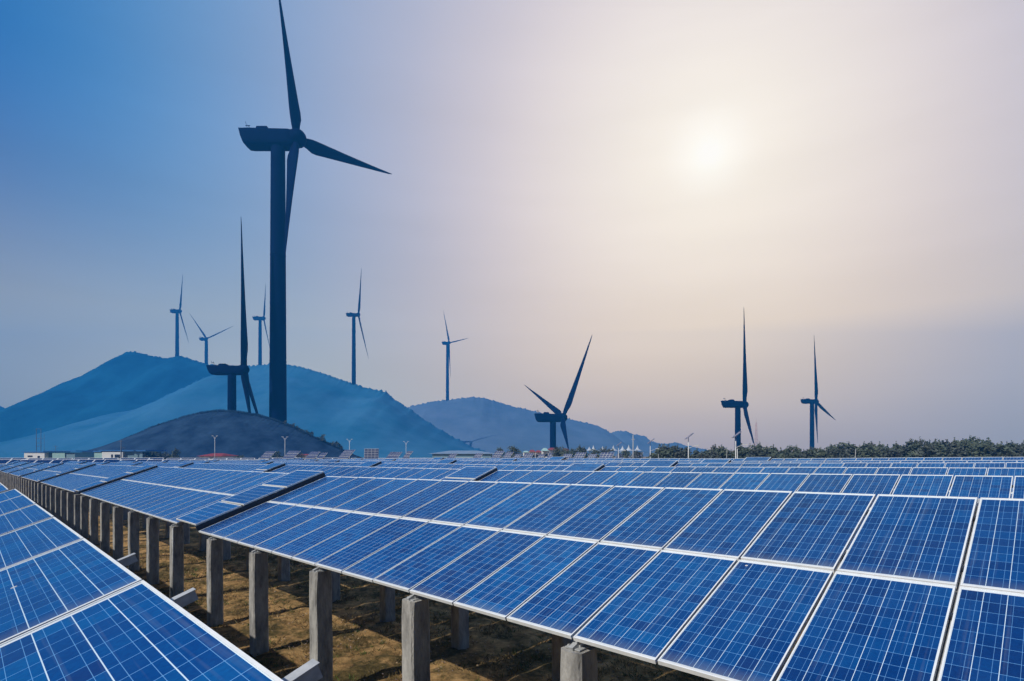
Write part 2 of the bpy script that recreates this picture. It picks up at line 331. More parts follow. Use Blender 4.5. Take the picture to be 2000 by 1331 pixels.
def table(x1, nslots, row, Y, dz, label, detail, trio=True, landscape=False, jit=(0, 0), flat=None):
    """a mounting table whose right end is at x1. local x to the right, y up-slope, z up"""
    pitch = 2.02 if landscape else 1.01
    L_ = nslots*pitch + (2.05 if trio else 0)
    x0 = x1-L_; z0, z1 = gz(x0, Y)+dz+jit[0], gz(x1, Y)+dz+jit[1]
    if flat is not None: z0, z1 = flat
    xm = (x0+x1)/2; root = empty('solar_table', (xm, Y, (z0+z1)/2), (0, -math.atan2(z1-z0, L_), 0))
    tag(root, label, 'solar panels', 'rows of blue solar panel tables')
    FH = 2.37                                                     # height of the low edge
    def put(me, x, s, rot=0, up=0.0, name='solar_panel', ch=None):
        o = link(name, me, root); o.location = (x, s*CT - up*ST, FH + s*ST + up*CT); o.rotation_euler = (T_, 0, 0)
        o.rotation_euler = (Matrix.Rotation(T_, 3, 'X') @ Matrix.Rotation(rot, 3, 'Z')).to_euler()
        return o
    rnd = random.Random(row*100+int(x1*3))
    def panel(x, s, rot=0, up=0.0, scl=None):
        u2 = up + rnd.uniform(-.003, .003)
        if detail:
            o = put(ME_LAM, x, s, rot, u2); f = link('frame', ME_FR, o)
        else: o = put(ME_FULL, x, s, rot, u2)
        # installers never get them perfectly level
        e = (Matrix.Rotation(T_+rnd.uniform(-.0035, .0035), 3, 'X') @ Matrix.Rotation(rnd.uniform(-.0025, .0025), 3, 'Y') @ Matrix.Rotation(rot, 3, 'Z')).to_euler(); o.rotation_euler = e
        if scl: o.scale = scl
    if landscape:
        for i in range(nslots):
            for k in range(4): panel(-L_/2+pitch*(i+.5), 1.01*(k+.5), R(90))
    else:
        for i in range(nslots):
            for k in range(2): panel(-L_/2+pitch*(i+.5), 1.01+2.02*k)
    if trio:                                                      # three sideways modules clamped higher at the right-hand end
        for k in range(3): panel(L_/2-1.02, 4.04/3*(k+.5), R(90), .14, (1.3, 1.0, 1))
        put(ME_EDGE, L_/2-.06, 0, 0, .085, 'edge_beam')
    # structure
    for s in ((.45, 1.6, 2.45, 3.6)):
        put(rail_mesh(round(L_-.1, 2), 'purlin'), 0, s, 0, -.042, 'purlin')
    n = int((L_-.9)//3.03)+1
    off = -L_/2 + (L_-(n-1)*3.03)/2
    if row == 1 and not trio: off = -L_/2 + 1.01
    if row == 1 and trio and x1 > -20: off -= 1.0
    if not landscape or True:
        for i in range(n):
            x = off+i*3.03
            a = link('post', POST_F[(i+row) % 3], root); a.location = (x, .13, 0)
            b = link('post', POST_B[i % 3], root); b.location = (x, 3.45, 0)
            if detail:
                q1 = link('bracket', ME_BRK, root); q1.location = (x, .13, 2.24)
            if detail and not landscape:
                r_ = put(ME_RAFT, x, 0.15, 0, -.09, 'rafter')
    if landscape:
        x = -1.88-xm if x1 > 0 else L_/2-.3
        while x > (-5.0-xm if x1 > 0 else 1e9):
            o = put(ME_RAFT0, x, 0, 0, -.115, 'rafter'); x -= 1.45
    return root

rown = {0: 'row closest to the camera', 1: 'front row on concrete posts', 2: 'second row back', 3: 'third row back', 4: 'fourth row back', 5: 'fifth row back', 6: 'sixth row back'}
def tl(row, j):
    if row == 0: return ['blue solar table filling the lower left corner, panels laid sideways', 'pale blue solar table just beyond the lower left one, panels laid sideways'][j] if j < 2 else f'{ordw(j)} solar table from the camera in the lower left row of sideways panels'
    if j == 0: return {1: 'largest blue solar table on tall concrete posts filling the lower right'}.get(row, f'blue solar table at the right end of the {rown[row]}')
    return f'solar table {ordw(j)} from the right end in the {rown[row]}'
# row 0: modules laid sideways, below the camera
table(4.55, 9, 0, 4.615-7.7, -.10, tl(0, 0), True, trio=False, landscape=True, flat=(-.162, -.158))
table(-13.72, 9, 0, 4.53-7.7, -.17, tl(0, 1), True, trio=False, landscape=True, flat=(-.17, -.178))
table(-32.0, 9, 0, 4.5-7.7, -.12, tl(0, 2), False, trio=False, landscape=True, flat=(-.22, -.18))
table(-50.3, 9, 0, 4.5-7.7, -.10, tl(0, 3), False, trio=False, landscape=True, flat=(-.5, -.25))
P = 7.7
def conduit(root, x):
    q = MB(); q.tube((x+.19, -.02, .0), (x+.19, -.02, 2.2), .022, seg=8); q.tube((x+.19, -.02, .02), (x+.30, -.12, .02), .022, seg=8); q.build('conduit', M_STEEL, root)
for row in range(1, 7):
    Y = 4.59+P*(row-1)
    for j in range(0, 8):
        x1 = (4.406 if row == 1 else 4.33) if j == 0 else -16.92-21.6*(j-1)
        if j > 0:
            zf = -(x1)*.708+Y*.706
            if zf > 112: continue
        rnd = random.Random(row*31+j)
        dz = (0, 0, 0, 0, .05, .06, .165)[row] + (0 if j == 0 else rnd.uniform(-.03, .05)) + (.06 if row == 1 and j == 1 else 0)
        tb = table(x1, 21 if j == 0 else 19, row, Y, dz, tl(row, j), row <= 2 and j <= 1, trio=(j > 0))
        if row == 1 and j == 1: conduit(tb, -21.24/2+(21.24-6*3.03)/2+6*3.03-1.0)

# ------------------------------------------------------------------ far strips of panels that face the camera, closing the field on the left
M_CELL_F = M_CELL
def strip(px0, px1, z, ytop, n, nm, wd, hgt):
    mbp = MB(); lam_box(mbp, wd, hgt, 0); me = mbp.mesh('panel'); 
    mbf = MB(); mbf.box(-wd/2, -hgt/2, -.08, wd/2, hgt/2, -.01); x, y = wd/2, hgt/2
    for q in ((-x, -y, -x+.09, y), (x-.09, -y, x, y), (-x+.09, -y, x-.09, -y+.09), (-x+.09, y-.12, x-.09, y)): mbf.box(q[0], q[1], -.009, q[2], q[3], .02)
    mf = mbf.mesh('frame'); mf.materials.append(M_ALU); me.materials.append(M_NAVY)
    for i in range(n):
        a = at(px0+(px1-px0)*(i+.5)/n, z+random.uniform(-.5, .5), ytop+.35*math.sin(i*1.7))
        r = empty('solar_table', (a.x, a.y, gz(a.x, a.y)), (0, 0, -PSI+R(8)))
        tag(r, f'wide navy solar table, {ordw(i)} from the left in the {nm}', 'solar panels', 'solar tables in the '+nm)
        tot = (px1-px0)/n/F*z; k = max(1, int(round(tot/(wd+.05)))); wz = a.z-r.location.z
        for c in range(k):
            o = link('solar_panel', me, r); o.location = ((c-(k-1)/2)*(wd+.05), 0, wz-hgt/2*math.sin(R(28))); o.rotation_euler = (R(28), 0, 0); link('frame', mf, o)
        for c in (-1, 1):
            pm = MB(); pm.box(-.1, -.1, -.3, .1, .1, wz-hgt*.30); q = pm.build('post', M_CONC, r); q.location = (c*tot*.3, .2, 0)
M_NAVY = noisy('navy_glass', (.006, .014, .06), (.010, .022, .09), 2, 3, .25, spec=.4)
strip(-40, 620, 117, 898.0, 8, 'dark strip on the far left', 3.05, 2.0)
strip(-40, 1130, 128, 895.0, 13, 'last strip before the buildings', 3.05, 2.0)

# ------------------------------------------------------------------ wind turbines
def turbine(name, label, z, hub, tips, tower, nac, Lpx, bw=(.5, .5, .4), group='dark wind turbines'):
    """hub (px,y); tips [(px,y,sign)]; tower (px, ytop, ybase, wtop, wbase); nac (pxleft, pxright, ytop, ybottom)"""
    k = z/F; Hb = at(hub[0], z, hub[1]); base = at(tower[0], z); 
    base.z = gz(base.x, base.y) if tower[2] is None else at(tower[0], z, tower[2]).z
    root = empty(name, base); tag(root, label, 'wind turbine', group)
    L = Lpx*k
    up = Vector((0, 0, 1))
    def W(px, py, d=0.0): return at(px, z, py) + FW*d - base
    # tower: tapered tube in three welded sections with flanges
    mbt = MB(); n = 20; tp = W(tower[0], tower[1]); H = tp.z
    rings = []
    for i in range(25):
        t = i/24; r = (tower[4]*(1-t)+tower[3]*t)*k/2*(.94 if True else 1)
        zz = -6*(1 if tower[2] is not None else .2)*(1-t) + H*t
        rings.append([Vector((math.cos(2*math.pi*j/n)*r, math.sin(2*math.pi*j/n)*r, zz)) for j in range(n)])
    mbt.loft(rings)
    for t in (.33, .66): 
        r = (tower[4]*(1-t)+tower[3]*t)*k/2*.965; mbt.tube((0, 0, H*t-.12), (0, 0, H*t+.12), r, r, 20)
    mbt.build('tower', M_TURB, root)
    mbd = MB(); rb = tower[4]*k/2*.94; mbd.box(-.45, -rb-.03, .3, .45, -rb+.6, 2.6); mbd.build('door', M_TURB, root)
    # nacelle: rounded box, swept tail; local axis along the camera's right
    x0, x1_ = nac[0], nac[1]; yt, yb = nac[2], nac[3]; hw = (yb-yt)*k*.5; hh = (yb-yt)*k/2
    mbn = MB(); rings = []
    def sec(px, ytop, ybot, wd, sq=.78):
        c = W(px, (ytop+ybot)/2); h2 = (ybot-ytop)*k/2; pts = []
        for j in range(16):
            a = 2*math.pi*j/16+math.pi/16; ca, sa = math.cos(a), math.sin(a)
            ex = .42
            pts.append(c + FW*(math.copysign(abs(ca)**ex, ca)*wd) + up*(math.copysign(abs(sa)**ex, sa)*h2))
        return pts
    ln = x1_-x0
    rings = [sec(x0+ln*.0, yt, yt+(yb-yt)*.12, hw*.8), sec(x0+ln*.035, yt+.0, yt+(yb-yt)*.55, hw*.9), sec(x0+ln*.075, yt, yt+(yb-yt)*.85, hw*.95), sec(x0+ln*.12, yt, yt+(yb-yt)*.97, hw), sec(x0+ln*.2, yt, yb, hw),
             sec(x0+ln*.9, yt+(yb-yt)*.06, yb, hw), sec(x0+ln*.97, yt+(yb-yt)*.1, yb-(yb-yt)*.04, hw*.92), sec(x1_, yt+(yb-yt)*.15, yb-(yb-yt)*.1, hw*.8)]
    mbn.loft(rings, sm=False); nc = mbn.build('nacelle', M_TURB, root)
    mbh = MB(); hx = x0+ln*.42
    a = W(hx, yt); hs = (yb-yt)*k
    mbh.loft([[a+RT*sx*ln*k*.085*q+FW*sy*hw*.6*q+up*uz for sx, sy in ((-1, -1), (1, -1), (1, 1), (-1, 1))] for q, uz in ((1.25, -.1*hs), (1.15, .08*hs), (.8, .15*hs))], sm=False)
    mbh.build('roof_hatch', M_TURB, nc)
    mm = MB(); a = W(x0+ln*.14, yt)
    for d in (-1, 1):
        mm.tube(a+FW*d*.2*hs, a+FW*d*.2*hs+up*hs*.42-RT*hs*.12, hs*.012, seg=5)
    mm.tube(a+up*hs*.0+RT*hs*.2, a+up*hs*.34-RT*hs*.1, hs*.012, seg=5)
    mm.tube(a+up*hs*.3-RT*hs*.22, a+up*hs*.3+RT*.05*hs, hs*.02, seg=5)
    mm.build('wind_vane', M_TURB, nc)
    # hub and spinner
    hb = Hb-base; sr = (yb-yt)*k*.52
    mbs = MB(); rings = []
    for t, r in ((-.95, .78), (-.6, .9), (0, 1.0), (.45, .93), (.75, .74), (.98, .42), (1.06, .02)):
        rings.append([hb+RT*(t*sr)+FW*(math.cos(2*math.pi*j/16)*r*sr)+up*(math.sin(2*math.pi*j/16)*r*sr) for j in range(16)])
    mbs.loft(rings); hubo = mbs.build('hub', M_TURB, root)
    # blades
    cpos = Vector((0, 0, CAMZ))
    for bi, (tx, ty, sg) in enumerate(tips):
        d = (FW + RT*((tx-1000)/F) + up*((HY-ty)/F)); ln_ = d.length; d /= ln_
        oc = Hb-cpos; bq = d.dot(oc); disc = bq*bq-(oc.length_squared-L*L)
        tcam = bq if disc <= 0 else bq+sg*math.sqrt(disc)
        tip = cpos+d*tcam; v = tip-Hb; LL = v.length; v = v/LL
        view = (Hb+v*LL*.5-cpos).normalized()
        ch = view.cross(v).normalized()                   # chord direction, face-on
        # trailing edge on the clockwise side of the blade as seen
        nrmv = ch.cross(v).normalized()
        mbb = MB(); rings = []
        NS = 22; sgn = 1 if bi % 2 else -1
        for i in range(NS+1):
            t = i/NS
            if t < .035: cw, th = .044, .040
            elif t < .16:
                q = (t-.035)/.125; q = q*q*(3-2*q); cw = .044+(.084-.044)*q; th = .040+(.022-.040)*q
            else:
                q = (t-.16)/.84; cw = .076*(1-q)**.95*(.80+.20*(1-q))+.008 if q < .985 else .004; th = .022*(1-q)+.0025
            tw = math.acos(min(bw[bi], 1.0))*sgn + R(10)*(1-t)**2
            cdir = ch*math.cos(tw)+nrmv*math.sin(tw); ndir = nrmv*math.cos(tw)-ch*math.sin(tw)
            le = .018 + (cw-.036)*.28 if t > .05 else .018          # leading edge nearly straight
            le = min(le, .03)*(1-.55*t)
            te = cw-le
            bend = nrmv*0.0
            cpt = hb+v*(t*LL)+bend
            ring = []
            for j in range(12):
                a = 2*math.pi*j/12; ca, sa = math.cos(a), math.sin(a)
                mid = (te-le)/2; half = cw/2
                x = mid+half*ca; thk = th/2*sa*(1-.35*max(ca, 0))
                ring.append(cpt+cdir*(x*L)+ndir*(thk*L))
            rings.append(ring)
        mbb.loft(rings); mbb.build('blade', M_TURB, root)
    return root
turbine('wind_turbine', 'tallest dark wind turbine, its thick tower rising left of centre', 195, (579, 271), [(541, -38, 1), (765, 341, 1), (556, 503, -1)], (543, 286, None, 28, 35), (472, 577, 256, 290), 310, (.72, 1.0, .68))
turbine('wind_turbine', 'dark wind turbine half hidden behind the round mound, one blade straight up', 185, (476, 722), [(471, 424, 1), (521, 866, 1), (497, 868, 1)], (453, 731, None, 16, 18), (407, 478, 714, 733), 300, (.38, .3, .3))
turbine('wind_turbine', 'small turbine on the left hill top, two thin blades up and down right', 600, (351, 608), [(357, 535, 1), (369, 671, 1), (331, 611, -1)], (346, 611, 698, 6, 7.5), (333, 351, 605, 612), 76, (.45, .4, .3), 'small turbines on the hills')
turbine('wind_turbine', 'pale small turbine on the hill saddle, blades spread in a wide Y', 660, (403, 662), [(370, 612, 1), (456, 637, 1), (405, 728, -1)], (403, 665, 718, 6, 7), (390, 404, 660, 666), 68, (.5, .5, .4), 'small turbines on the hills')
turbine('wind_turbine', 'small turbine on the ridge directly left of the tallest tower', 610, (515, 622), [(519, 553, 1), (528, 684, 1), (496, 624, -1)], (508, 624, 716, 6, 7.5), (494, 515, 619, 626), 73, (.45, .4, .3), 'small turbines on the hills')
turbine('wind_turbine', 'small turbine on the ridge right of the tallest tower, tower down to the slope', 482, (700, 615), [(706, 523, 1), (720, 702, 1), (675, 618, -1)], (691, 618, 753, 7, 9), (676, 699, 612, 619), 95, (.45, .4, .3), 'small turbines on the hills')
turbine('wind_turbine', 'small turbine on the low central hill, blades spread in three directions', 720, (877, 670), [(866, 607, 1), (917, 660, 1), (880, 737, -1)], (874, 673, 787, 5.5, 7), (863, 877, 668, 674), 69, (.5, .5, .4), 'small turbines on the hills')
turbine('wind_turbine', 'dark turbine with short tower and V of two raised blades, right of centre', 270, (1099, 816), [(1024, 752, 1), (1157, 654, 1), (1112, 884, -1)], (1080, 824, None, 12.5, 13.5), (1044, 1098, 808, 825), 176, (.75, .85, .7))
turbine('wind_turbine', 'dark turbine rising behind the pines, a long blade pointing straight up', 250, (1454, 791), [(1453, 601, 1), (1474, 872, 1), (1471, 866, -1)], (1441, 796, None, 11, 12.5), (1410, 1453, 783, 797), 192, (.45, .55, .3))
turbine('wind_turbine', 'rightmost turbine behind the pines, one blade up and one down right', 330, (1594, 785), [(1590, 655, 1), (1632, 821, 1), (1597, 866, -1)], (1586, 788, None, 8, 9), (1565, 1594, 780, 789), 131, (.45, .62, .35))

# ------------------------------------------------------------------ hills
M_HILL_A = noisy('haze_blue_wooded_hillside', (.003, .052, .118), (.009, .095, .190), .022, 12, .95, spec=.05, coords='Object')  # blue of the air haze tinted into the woodland colour
M_HILL_B = noisy('sunlit_haze_hillside', (.018, .118, .23), (.046, .165, .30), .022, 12, .95, spec=.05, coords='Object')  # sun-facing slope's lighter tone and haze blue painted into the colour
M_HILL_C = noisy('haze_blue_distant_hillside', (.085, .14, .215), (.125, .185, .275), .02, 10, .95, spec=.05, coords='Object')  # pale blue of distance haze mixed into the base colour
M_MOUND = noisy('haze_blue_scrub_mound', (.009, .026, .066), (.030, .066, .130), .16, 10, .95, spec=.05, coords='Object')  # scrub colour lightened and blued to carry part of the haze
def interp(pts, x):
    for (a, b), (c, d) in zip(pts, pts[1:]):
        if a <= x <= c:
            t = (x-a)/(c-a); t2 = t*t*(3-2*t)*.35+t*.65; return b+(d-b)*t2
    return pts[0][1] if x < pts[0][0] else pts[-1][1]
def hill(name, pts, z, depth, m, zslope=0.0, seed=0, rough=1.5, fuzz=0.0, step=4, lean=1.15, spur=0.0):
    """terrain ridge: crest along photo columns at depth z, front and back slopes run down to the plain"""
    xs = []; x = pts[0][0]
    while x <= pts[-1][0]+.1: xs.append(x); x += step
    NJ = 51; V = []; Fc = []
    for x in xs:
        zc = z + zslope*(x-pts[0][0])
        cp = at(x, zc, interp(pts, x)); H = cp.z
        FZ = 0
        if fuzz: FZ = fuzz*(abs(mnoise.noise(Vector((x*.21, seed, 0))))*1.3+abs(mnoise.noise(Vector((x*.6, seed, 3))))*.9)*zc/F
        for j in range(NJ+1):
            t = -1 + 1.7*j/NJ                      # -1 front foot, 0 crest, .7 back
            if abs(t) < .5/NJ*1.7: t = 0.0
            a = abs(t)
            s = (1-a)**lean if a < 1 else 0
            s = s*(1 - .0)
            dd = t*depth
            p = cp + FW*dd
            nn = mnoise.fractal(Vector((p.x/90.0, p.y/90.0, seed)), 1.0, 2.0, 5)
            h = H*s + (nn*H*.09*rough*min(1, a*5)*(1-a) if a < 1 else 0)
            h += spur*math.sin(x*.035+seed)*min(1, a*3)*max(0, 1-a)*H*.12
            g = gz(p.x, p.y) - 1.5
            h += FZ*math.exp(-a*depth/5.0)
            V.append((p.x, p.y, g + max(0, h-g) if a < 1 else g-1))
    n = NJ+1
    for i in range(len(xs)-1):
        for j in range(NJ):
            a = i*n+j; Fc.append((a, a+n, a+n+1, a+1))
    me = bpy.data.meshes.new(name); me.from_pydata(V, [], Fc); me.polygons.foreach_set('use_smooth', [True]*len(Fc)); me.update()
    return tag(link(name, me, None, m), kind='structure')
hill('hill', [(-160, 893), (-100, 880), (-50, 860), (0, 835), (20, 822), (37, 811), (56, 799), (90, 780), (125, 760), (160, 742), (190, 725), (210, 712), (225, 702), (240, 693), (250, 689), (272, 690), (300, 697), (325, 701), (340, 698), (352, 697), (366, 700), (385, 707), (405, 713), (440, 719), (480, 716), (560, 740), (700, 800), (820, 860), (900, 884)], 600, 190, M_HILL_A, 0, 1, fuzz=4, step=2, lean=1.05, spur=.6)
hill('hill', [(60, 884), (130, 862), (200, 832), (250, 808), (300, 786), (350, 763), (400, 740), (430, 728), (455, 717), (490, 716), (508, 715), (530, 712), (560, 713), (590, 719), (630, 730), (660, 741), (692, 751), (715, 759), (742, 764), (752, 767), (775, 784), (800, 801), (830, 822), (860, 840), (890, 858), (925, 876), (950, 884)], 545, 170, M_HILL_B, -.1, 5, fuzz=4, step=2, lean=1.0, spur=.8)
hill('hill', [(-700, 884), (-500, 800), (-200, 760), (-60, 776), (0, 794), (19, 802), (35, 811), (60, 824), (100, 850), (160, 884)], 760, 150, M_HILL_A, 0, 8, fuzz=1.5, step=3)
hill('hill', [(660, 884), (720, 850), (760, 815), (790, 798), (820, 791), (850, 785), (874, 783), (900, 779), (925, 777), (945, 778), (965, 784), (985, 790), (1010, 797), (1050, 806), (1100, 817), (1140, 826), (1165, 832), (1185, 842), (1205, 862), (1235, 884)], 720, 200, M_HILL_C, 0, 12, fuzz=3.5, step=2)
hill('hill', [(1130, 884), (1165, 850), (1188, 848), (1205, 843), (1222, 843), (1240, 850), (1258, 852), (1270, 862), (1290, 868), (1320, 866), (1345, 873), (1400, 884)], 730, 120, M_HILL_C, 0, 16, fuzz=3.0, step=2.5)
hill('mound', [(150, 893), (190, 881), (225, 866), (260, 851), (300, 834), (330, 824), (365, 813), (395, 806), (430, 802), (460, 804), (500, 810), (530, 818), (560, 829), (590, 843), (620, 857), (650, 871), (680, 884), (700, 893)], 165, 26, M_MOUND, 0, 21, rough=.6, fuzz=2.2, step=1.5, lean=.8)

# ------------------------------------------------------------------ trees and shrubs
M_LEAF = noisy('haze_grey_pine_needles', (.055, .070, .068), (.115, .135, .115), 1.1, 3, .85, spec=.15)  # needle colour greyed and lightened to stand for haze
M_LEAF2 = noisy('haze_grey_green_needles', (.062, .085, .070), (.125, .155, .112), 1.1, 3, .85, spec=.15)  # green needles with the same haze grey mixed in
M_BARK = noisy('pine_bark', (.04, .03, .022), (.09, .07, .05), 8, 5, .95)
def leaf_quads(mb, c, r, n, s, rnd):
    for _ in range(n):
        while True:
            p = Vector((rnd.uniform(-1, 1), rnd.uniform(-1, 1), rnd.uniform(-1, 1)))
            if .25 < p.length < 1: break
        p = Vector((p.x*r[0], p.y*r[1], p.z*r[2]))+c
        a = Vector((rnd.gauss(0, 1), rnd.gauss(0, 1), rnd.gauss(0, .7))).normalized(); b = a.cross(Vector((rnd.gauss(0, 1), rnd.gauss(0, 1), rnd.gauss(0, 1)))).normalized()
        q = s*rnd.uniform(.6, 1.3)
        mb.face([p-a*q-b*q*.4, p+a*q-b*q*.5, p+a*q*.9+b*q*.5, p-a*q*.8+b*q*.4])
def tree_meshes(seed, h, w, conic):
    rnd = random.Random(seed); mb = MB(); tk = MB()
    tk.loft([[Vector((math.cos(a)*r+ox, math.sin(a)*r, z)) for a in [2*math.pi*j/7 for j in range(7)]] for z, r, ox in ((-.3, .16, 0), (h*.3, .12, .05), (h*.7, .07, .1), (h*.95, .02, .08))])
    nb = 15
    for i in range(nb):
        t = .22+.72*i/nb; a = i*2.4+rnd.uniform(-.4, .4)
        reach = w/2*(1-t)**(.75 if conic else .35)*rnd.uniform(.55, 1.05)*(1.25 if conic else 1.0)
        z = h*t; e = Vector((math.cos(a)*reach, math.sin(a)*reach, z+reach*.25))
        tk.tube((0.05, 0, z-.1), e, .045, .015, 5)
        leaf_quads(mb, e, (w*.19, w*.19, h*.075), 34, .17, rnd); leaf_quads(mb, e*.6+Vector((0, 0, z*.4)), (w*.17, w*.17, h*.07), 22, .17, rnd)
    leaf_quads(mb, Vector((.08, 0, h*.90)), (w*.10, w*.10, h*.07), 34, .13, rnd); leaf_quads(mb, Vector((.08, 0, h*.99)), (w*.04, w*.04, h*.06), 16, .10, rnd)
    a = mb.mesh('crown'); b = tk.mesh('trunk'); b.materials.append(M_BARK); return a, b
TM = []
for s in range(9):
    a, b = tree_meshes(s, 5.6, 3.6 if s < 6 else 4.4, s < 6); a.materials.append(M_LEAF if s % 2 else M_LEAF2); TM.append((a, b))
def tree(name, label, px, z, ytop, var, group=None, wsc=1.0, cat='tree'):
    p = at(px, z); g = gz(p.x, p.y); top = at(px, z, ytop).z; sc = (top-g)/5.45
    r = empty(name, (p.x, p.y, g), (0, 0, random.uniform(0, 6.28))); r.scale = (sc*wsc, sc*wsc, sc)
    tag(r, label, cat, group); a, b = TM[var % 9]; link('crown', a, r); link('trunk', b, r); return r
# the pine belt on the right: skyline height read along the photo
sky_line = [(1250, 884), (1270, 881), (1285, 876), (1300, 872), (1320, 873), (1335, 873), (1350, 882), (1368, 883), (1378, 878), (1395, 872), (1410, 871), (1425, 877), (1440, 874), (1462, 873), (1485, 869), (1510, 875), (1530, 873), (1560, 876), (1590, 876), (1625, 873), (1660, 868), (1700, 868), (1740, 868), (1765, 873), (1785, 860), (1820, 862), (1850, 862), (1890, 857), (1925, 859), (1945, 866), (1970, 861), (1990, 868), (2030, 866)]
rnd = random.Random(3); k = 0; x = 1272
while x < 2040:
    z = 84+rnd.uniform(-3, 3); yt = interp(sky_line, x)+rnd.choice([-2.5, -1, 0, 2, 5])
    tree('pine_tree', f'taller pine, {ordw(k)} from the left in the back line of the belt', x, z, yt, rnd.randrange(9), 'pines in the belt behind the panels', rnd.uniform(.65, 1.05)); k += 1
    x += rnd.uniform(13, 20)
x = 1280; k = 0
while x < 2040:
    z = 75+rnd.uniform(-2, 3); yt = max(interp(sky_line, x)+rnd.uniform(3.5, 9), 866)
    tree('pine_tree', f'shorter pine, {ordw(k)} from the left in the front line of the belt', x, z, yt, rnd.randrange(9), 'shorter pines along the front of the belt', rnd.uniform(.95, 1.3)); k += 1
    x += rnd.uniform(14, 22)
for i, (px, z, yt, w) in enumerate([(343, 134, 877.5, .8), (289, 135, 885, 1.1), (300, 135, 884, 1.2), (310, 136, 886, 1.2), (321, 135, 885.5, 1.2), (331, 136, 888, 1.2), (540, 132, 882.5, .8), (583, 132, 887, .9), (466, 134, 890, .8), (1004, 115, 873, .85), (1088, 112, 874, .8), (1098, 112, 875, 1.0), (1117, 114, 878, .9), (1132, 114, 872, .7), (1140, 116, 875, .8), (1161, 114, 878, .8), (1183, 115, 876, .9), (978, 118, 875.5, .5), (1221, 110, 880, .9), (1243, 108, 882, .9)]):
    lab = ['round dark tree standing alone right of the long white building', 'low bush touching the right end of the long white building', 'dark bush, second to the right of the long white building', 'dark bush, third to the right of the long white building', 'dark bush, fourth to the right of the long white building', 'low bush left of the lone round tree', 'small dark bush between two tilted solar arrays', 'small bush beside the second red roof',
           'tiny bush right of the first red roof', 'grey green tree right of the long grey warehouse', 'dark tree at the foot of the V-bladed turbine', 'dark bushy tree just right of the V-bladed turbine tower', 'tree below the hanging blade of the V-bladed turbine', 'slim tree left of the white tent peaks', 'tree second from the left among the white tents', 'bush between the first and second white tent peaks', 'bush below the middle white tent peaks', 'slender tree rising above the warehouse end', 'bush below the right tent peaks', 'bush near the tall grey pole on the right'][i]
    tree('tree' if yt < 880 else 'shrub', lab, px, z, yt, 6+i % 3 if w > .8 else i, None, w, 'tree' if yt < 880 else 'shrub')
# shrubs down the right flank of the mound
mp_ = [(430, 802), (500, 810), (530, 818), (560, 829), (590, 843), (620, 857), (650, 871), (680, 884)]
SM = []
for s in range(4):
    rn = random.Random(90+s); q = MB()
    for _ in range(5): leaf_quads(q, Vector((rn.uniform(-.3, .3), rn.uniform(-.3, .3), rn.uniform(.15, .75))), (.28, .28, .22), 26, .09, rn)
    me = q.mesh('shrub'); me.materials.append(M_LEAF); SM.append(me)
rn = random.Random(5)
for i in range(26):
    px = 558+i*4.6+rn.uniform(-2, 2); y = interp(mp_, px); p = at(px, 164.5, y)
    o = link('shrub', SM[i % 4]); h = rn.choice([.8, 1.0, 1.3, 1.6]) if i not in (16, 22) else 2.4; o.scale = (h, h, h*1.1); o.location = (p.x, p.y, p.z-.25)
    tag(o, f'dark shrub on the right flank of the mound, {ordw(i)} from the top of its line', 'shrub', 'shrubs down the right flank of the mound')
p = at(311, 164.5, interp([(300, 834), (330, 824)], 311)); o = link('shrub', SM[2]); o.location = (p.x, p.y, p.z-.2); o.scale = (1.3, 1.0, .8); tag(o, 'single flat shrub on the left shoulder of the mound', 'shrub')
# dry grass fringe on the mound: uncountable
q = MB(); rn = random.Random(8); cr = [(190, 881), (225, 866), (260, 851), (300, 834), (330, 824), (365, 813), (395, 806), (430, 802), (460, 804), (500, 810), (530, 818), (560, 829), (590, 843), (620, 857), (650, 871), (680, 884)]
for _ in range(5200):
    px = rn.uniform(195, 680); p = at(px, 164.6+rn.uniform(-1.2, 1.2), interp(cr, px)); h = rn.uniform(.1, .65)**1.3; w = rn.uniform(.04, .12)
    a = RT*w; l = RT*rn.uniform(-.15, .15)
    b0 = Vector((p.x, p.y, p.z-.25)); q.face([b0-a, b0+a, b0+l+Vector((0, 0, h+.25))])
tag(q.build('grass', M_MOUND), 'dry grass standing along the crest of the round mound', 'grass', kind='stuff')

# ------------------------------------------------------------------ grass and weeds on the near ground
M_GRASS = noisy('dry_grass', (.13, .10, .045), (.30, .22, .10), .6, 4, .9, spec=.1, c3=(.16, .15, .06))
M_WEED = noisy('green_weeds', (.05, .09, .02), (.10, .15, .04), .8, 4, .9, spec=.1)
def tufts(name, m, n, hmin, hmax, seed, label, nb=7, thr=.0):
    rn = random.Random(seed); q = MB(); c = 0
    while c < n:
        x = -rn.uniform(1.5, 30)**1.0; y = rn.uniform(1.2, 10.5)
        v = mnoise.noise(Vector((x*.7, y*.7, seed)))+.4*mnoise.noise(Vector((x*2.1, y*2.1, seed)))
        if v < thr+rn.uniform(-.25, .1): continue
        c += 1; z = gz(x, y)-.03
        for _ in range(nb):
            a = rn.uniform(0, 6.28); h = rn.uniform(hmin, hmax); l = rn.uniform(.2, 1.1)*h; w = rn.uniform(.003, .007)
            bx, by = x+rn.gauss(0, .035), y+rn.gauss(0, .035); ca, sa = math.cos(a), math.sin(a)
            q.face([(bx-sa*w, by+ca*w, z), (bx+sa*w, by-ca*w, z), (bx+ca*l*.4+sa*w*.7, by+sa*l*.4-ca*w*.7, z+h*.6), (bx+ca*l, by+sa*l, z+h)])
    return tag(q.build(name, m), label, 'grass', kind='stuff')
tufts('grass', M_GRASS, 7500, .03, .13, 11, 'dry straw-coloured grass tufts on the sand under the tables', 7, -.05)
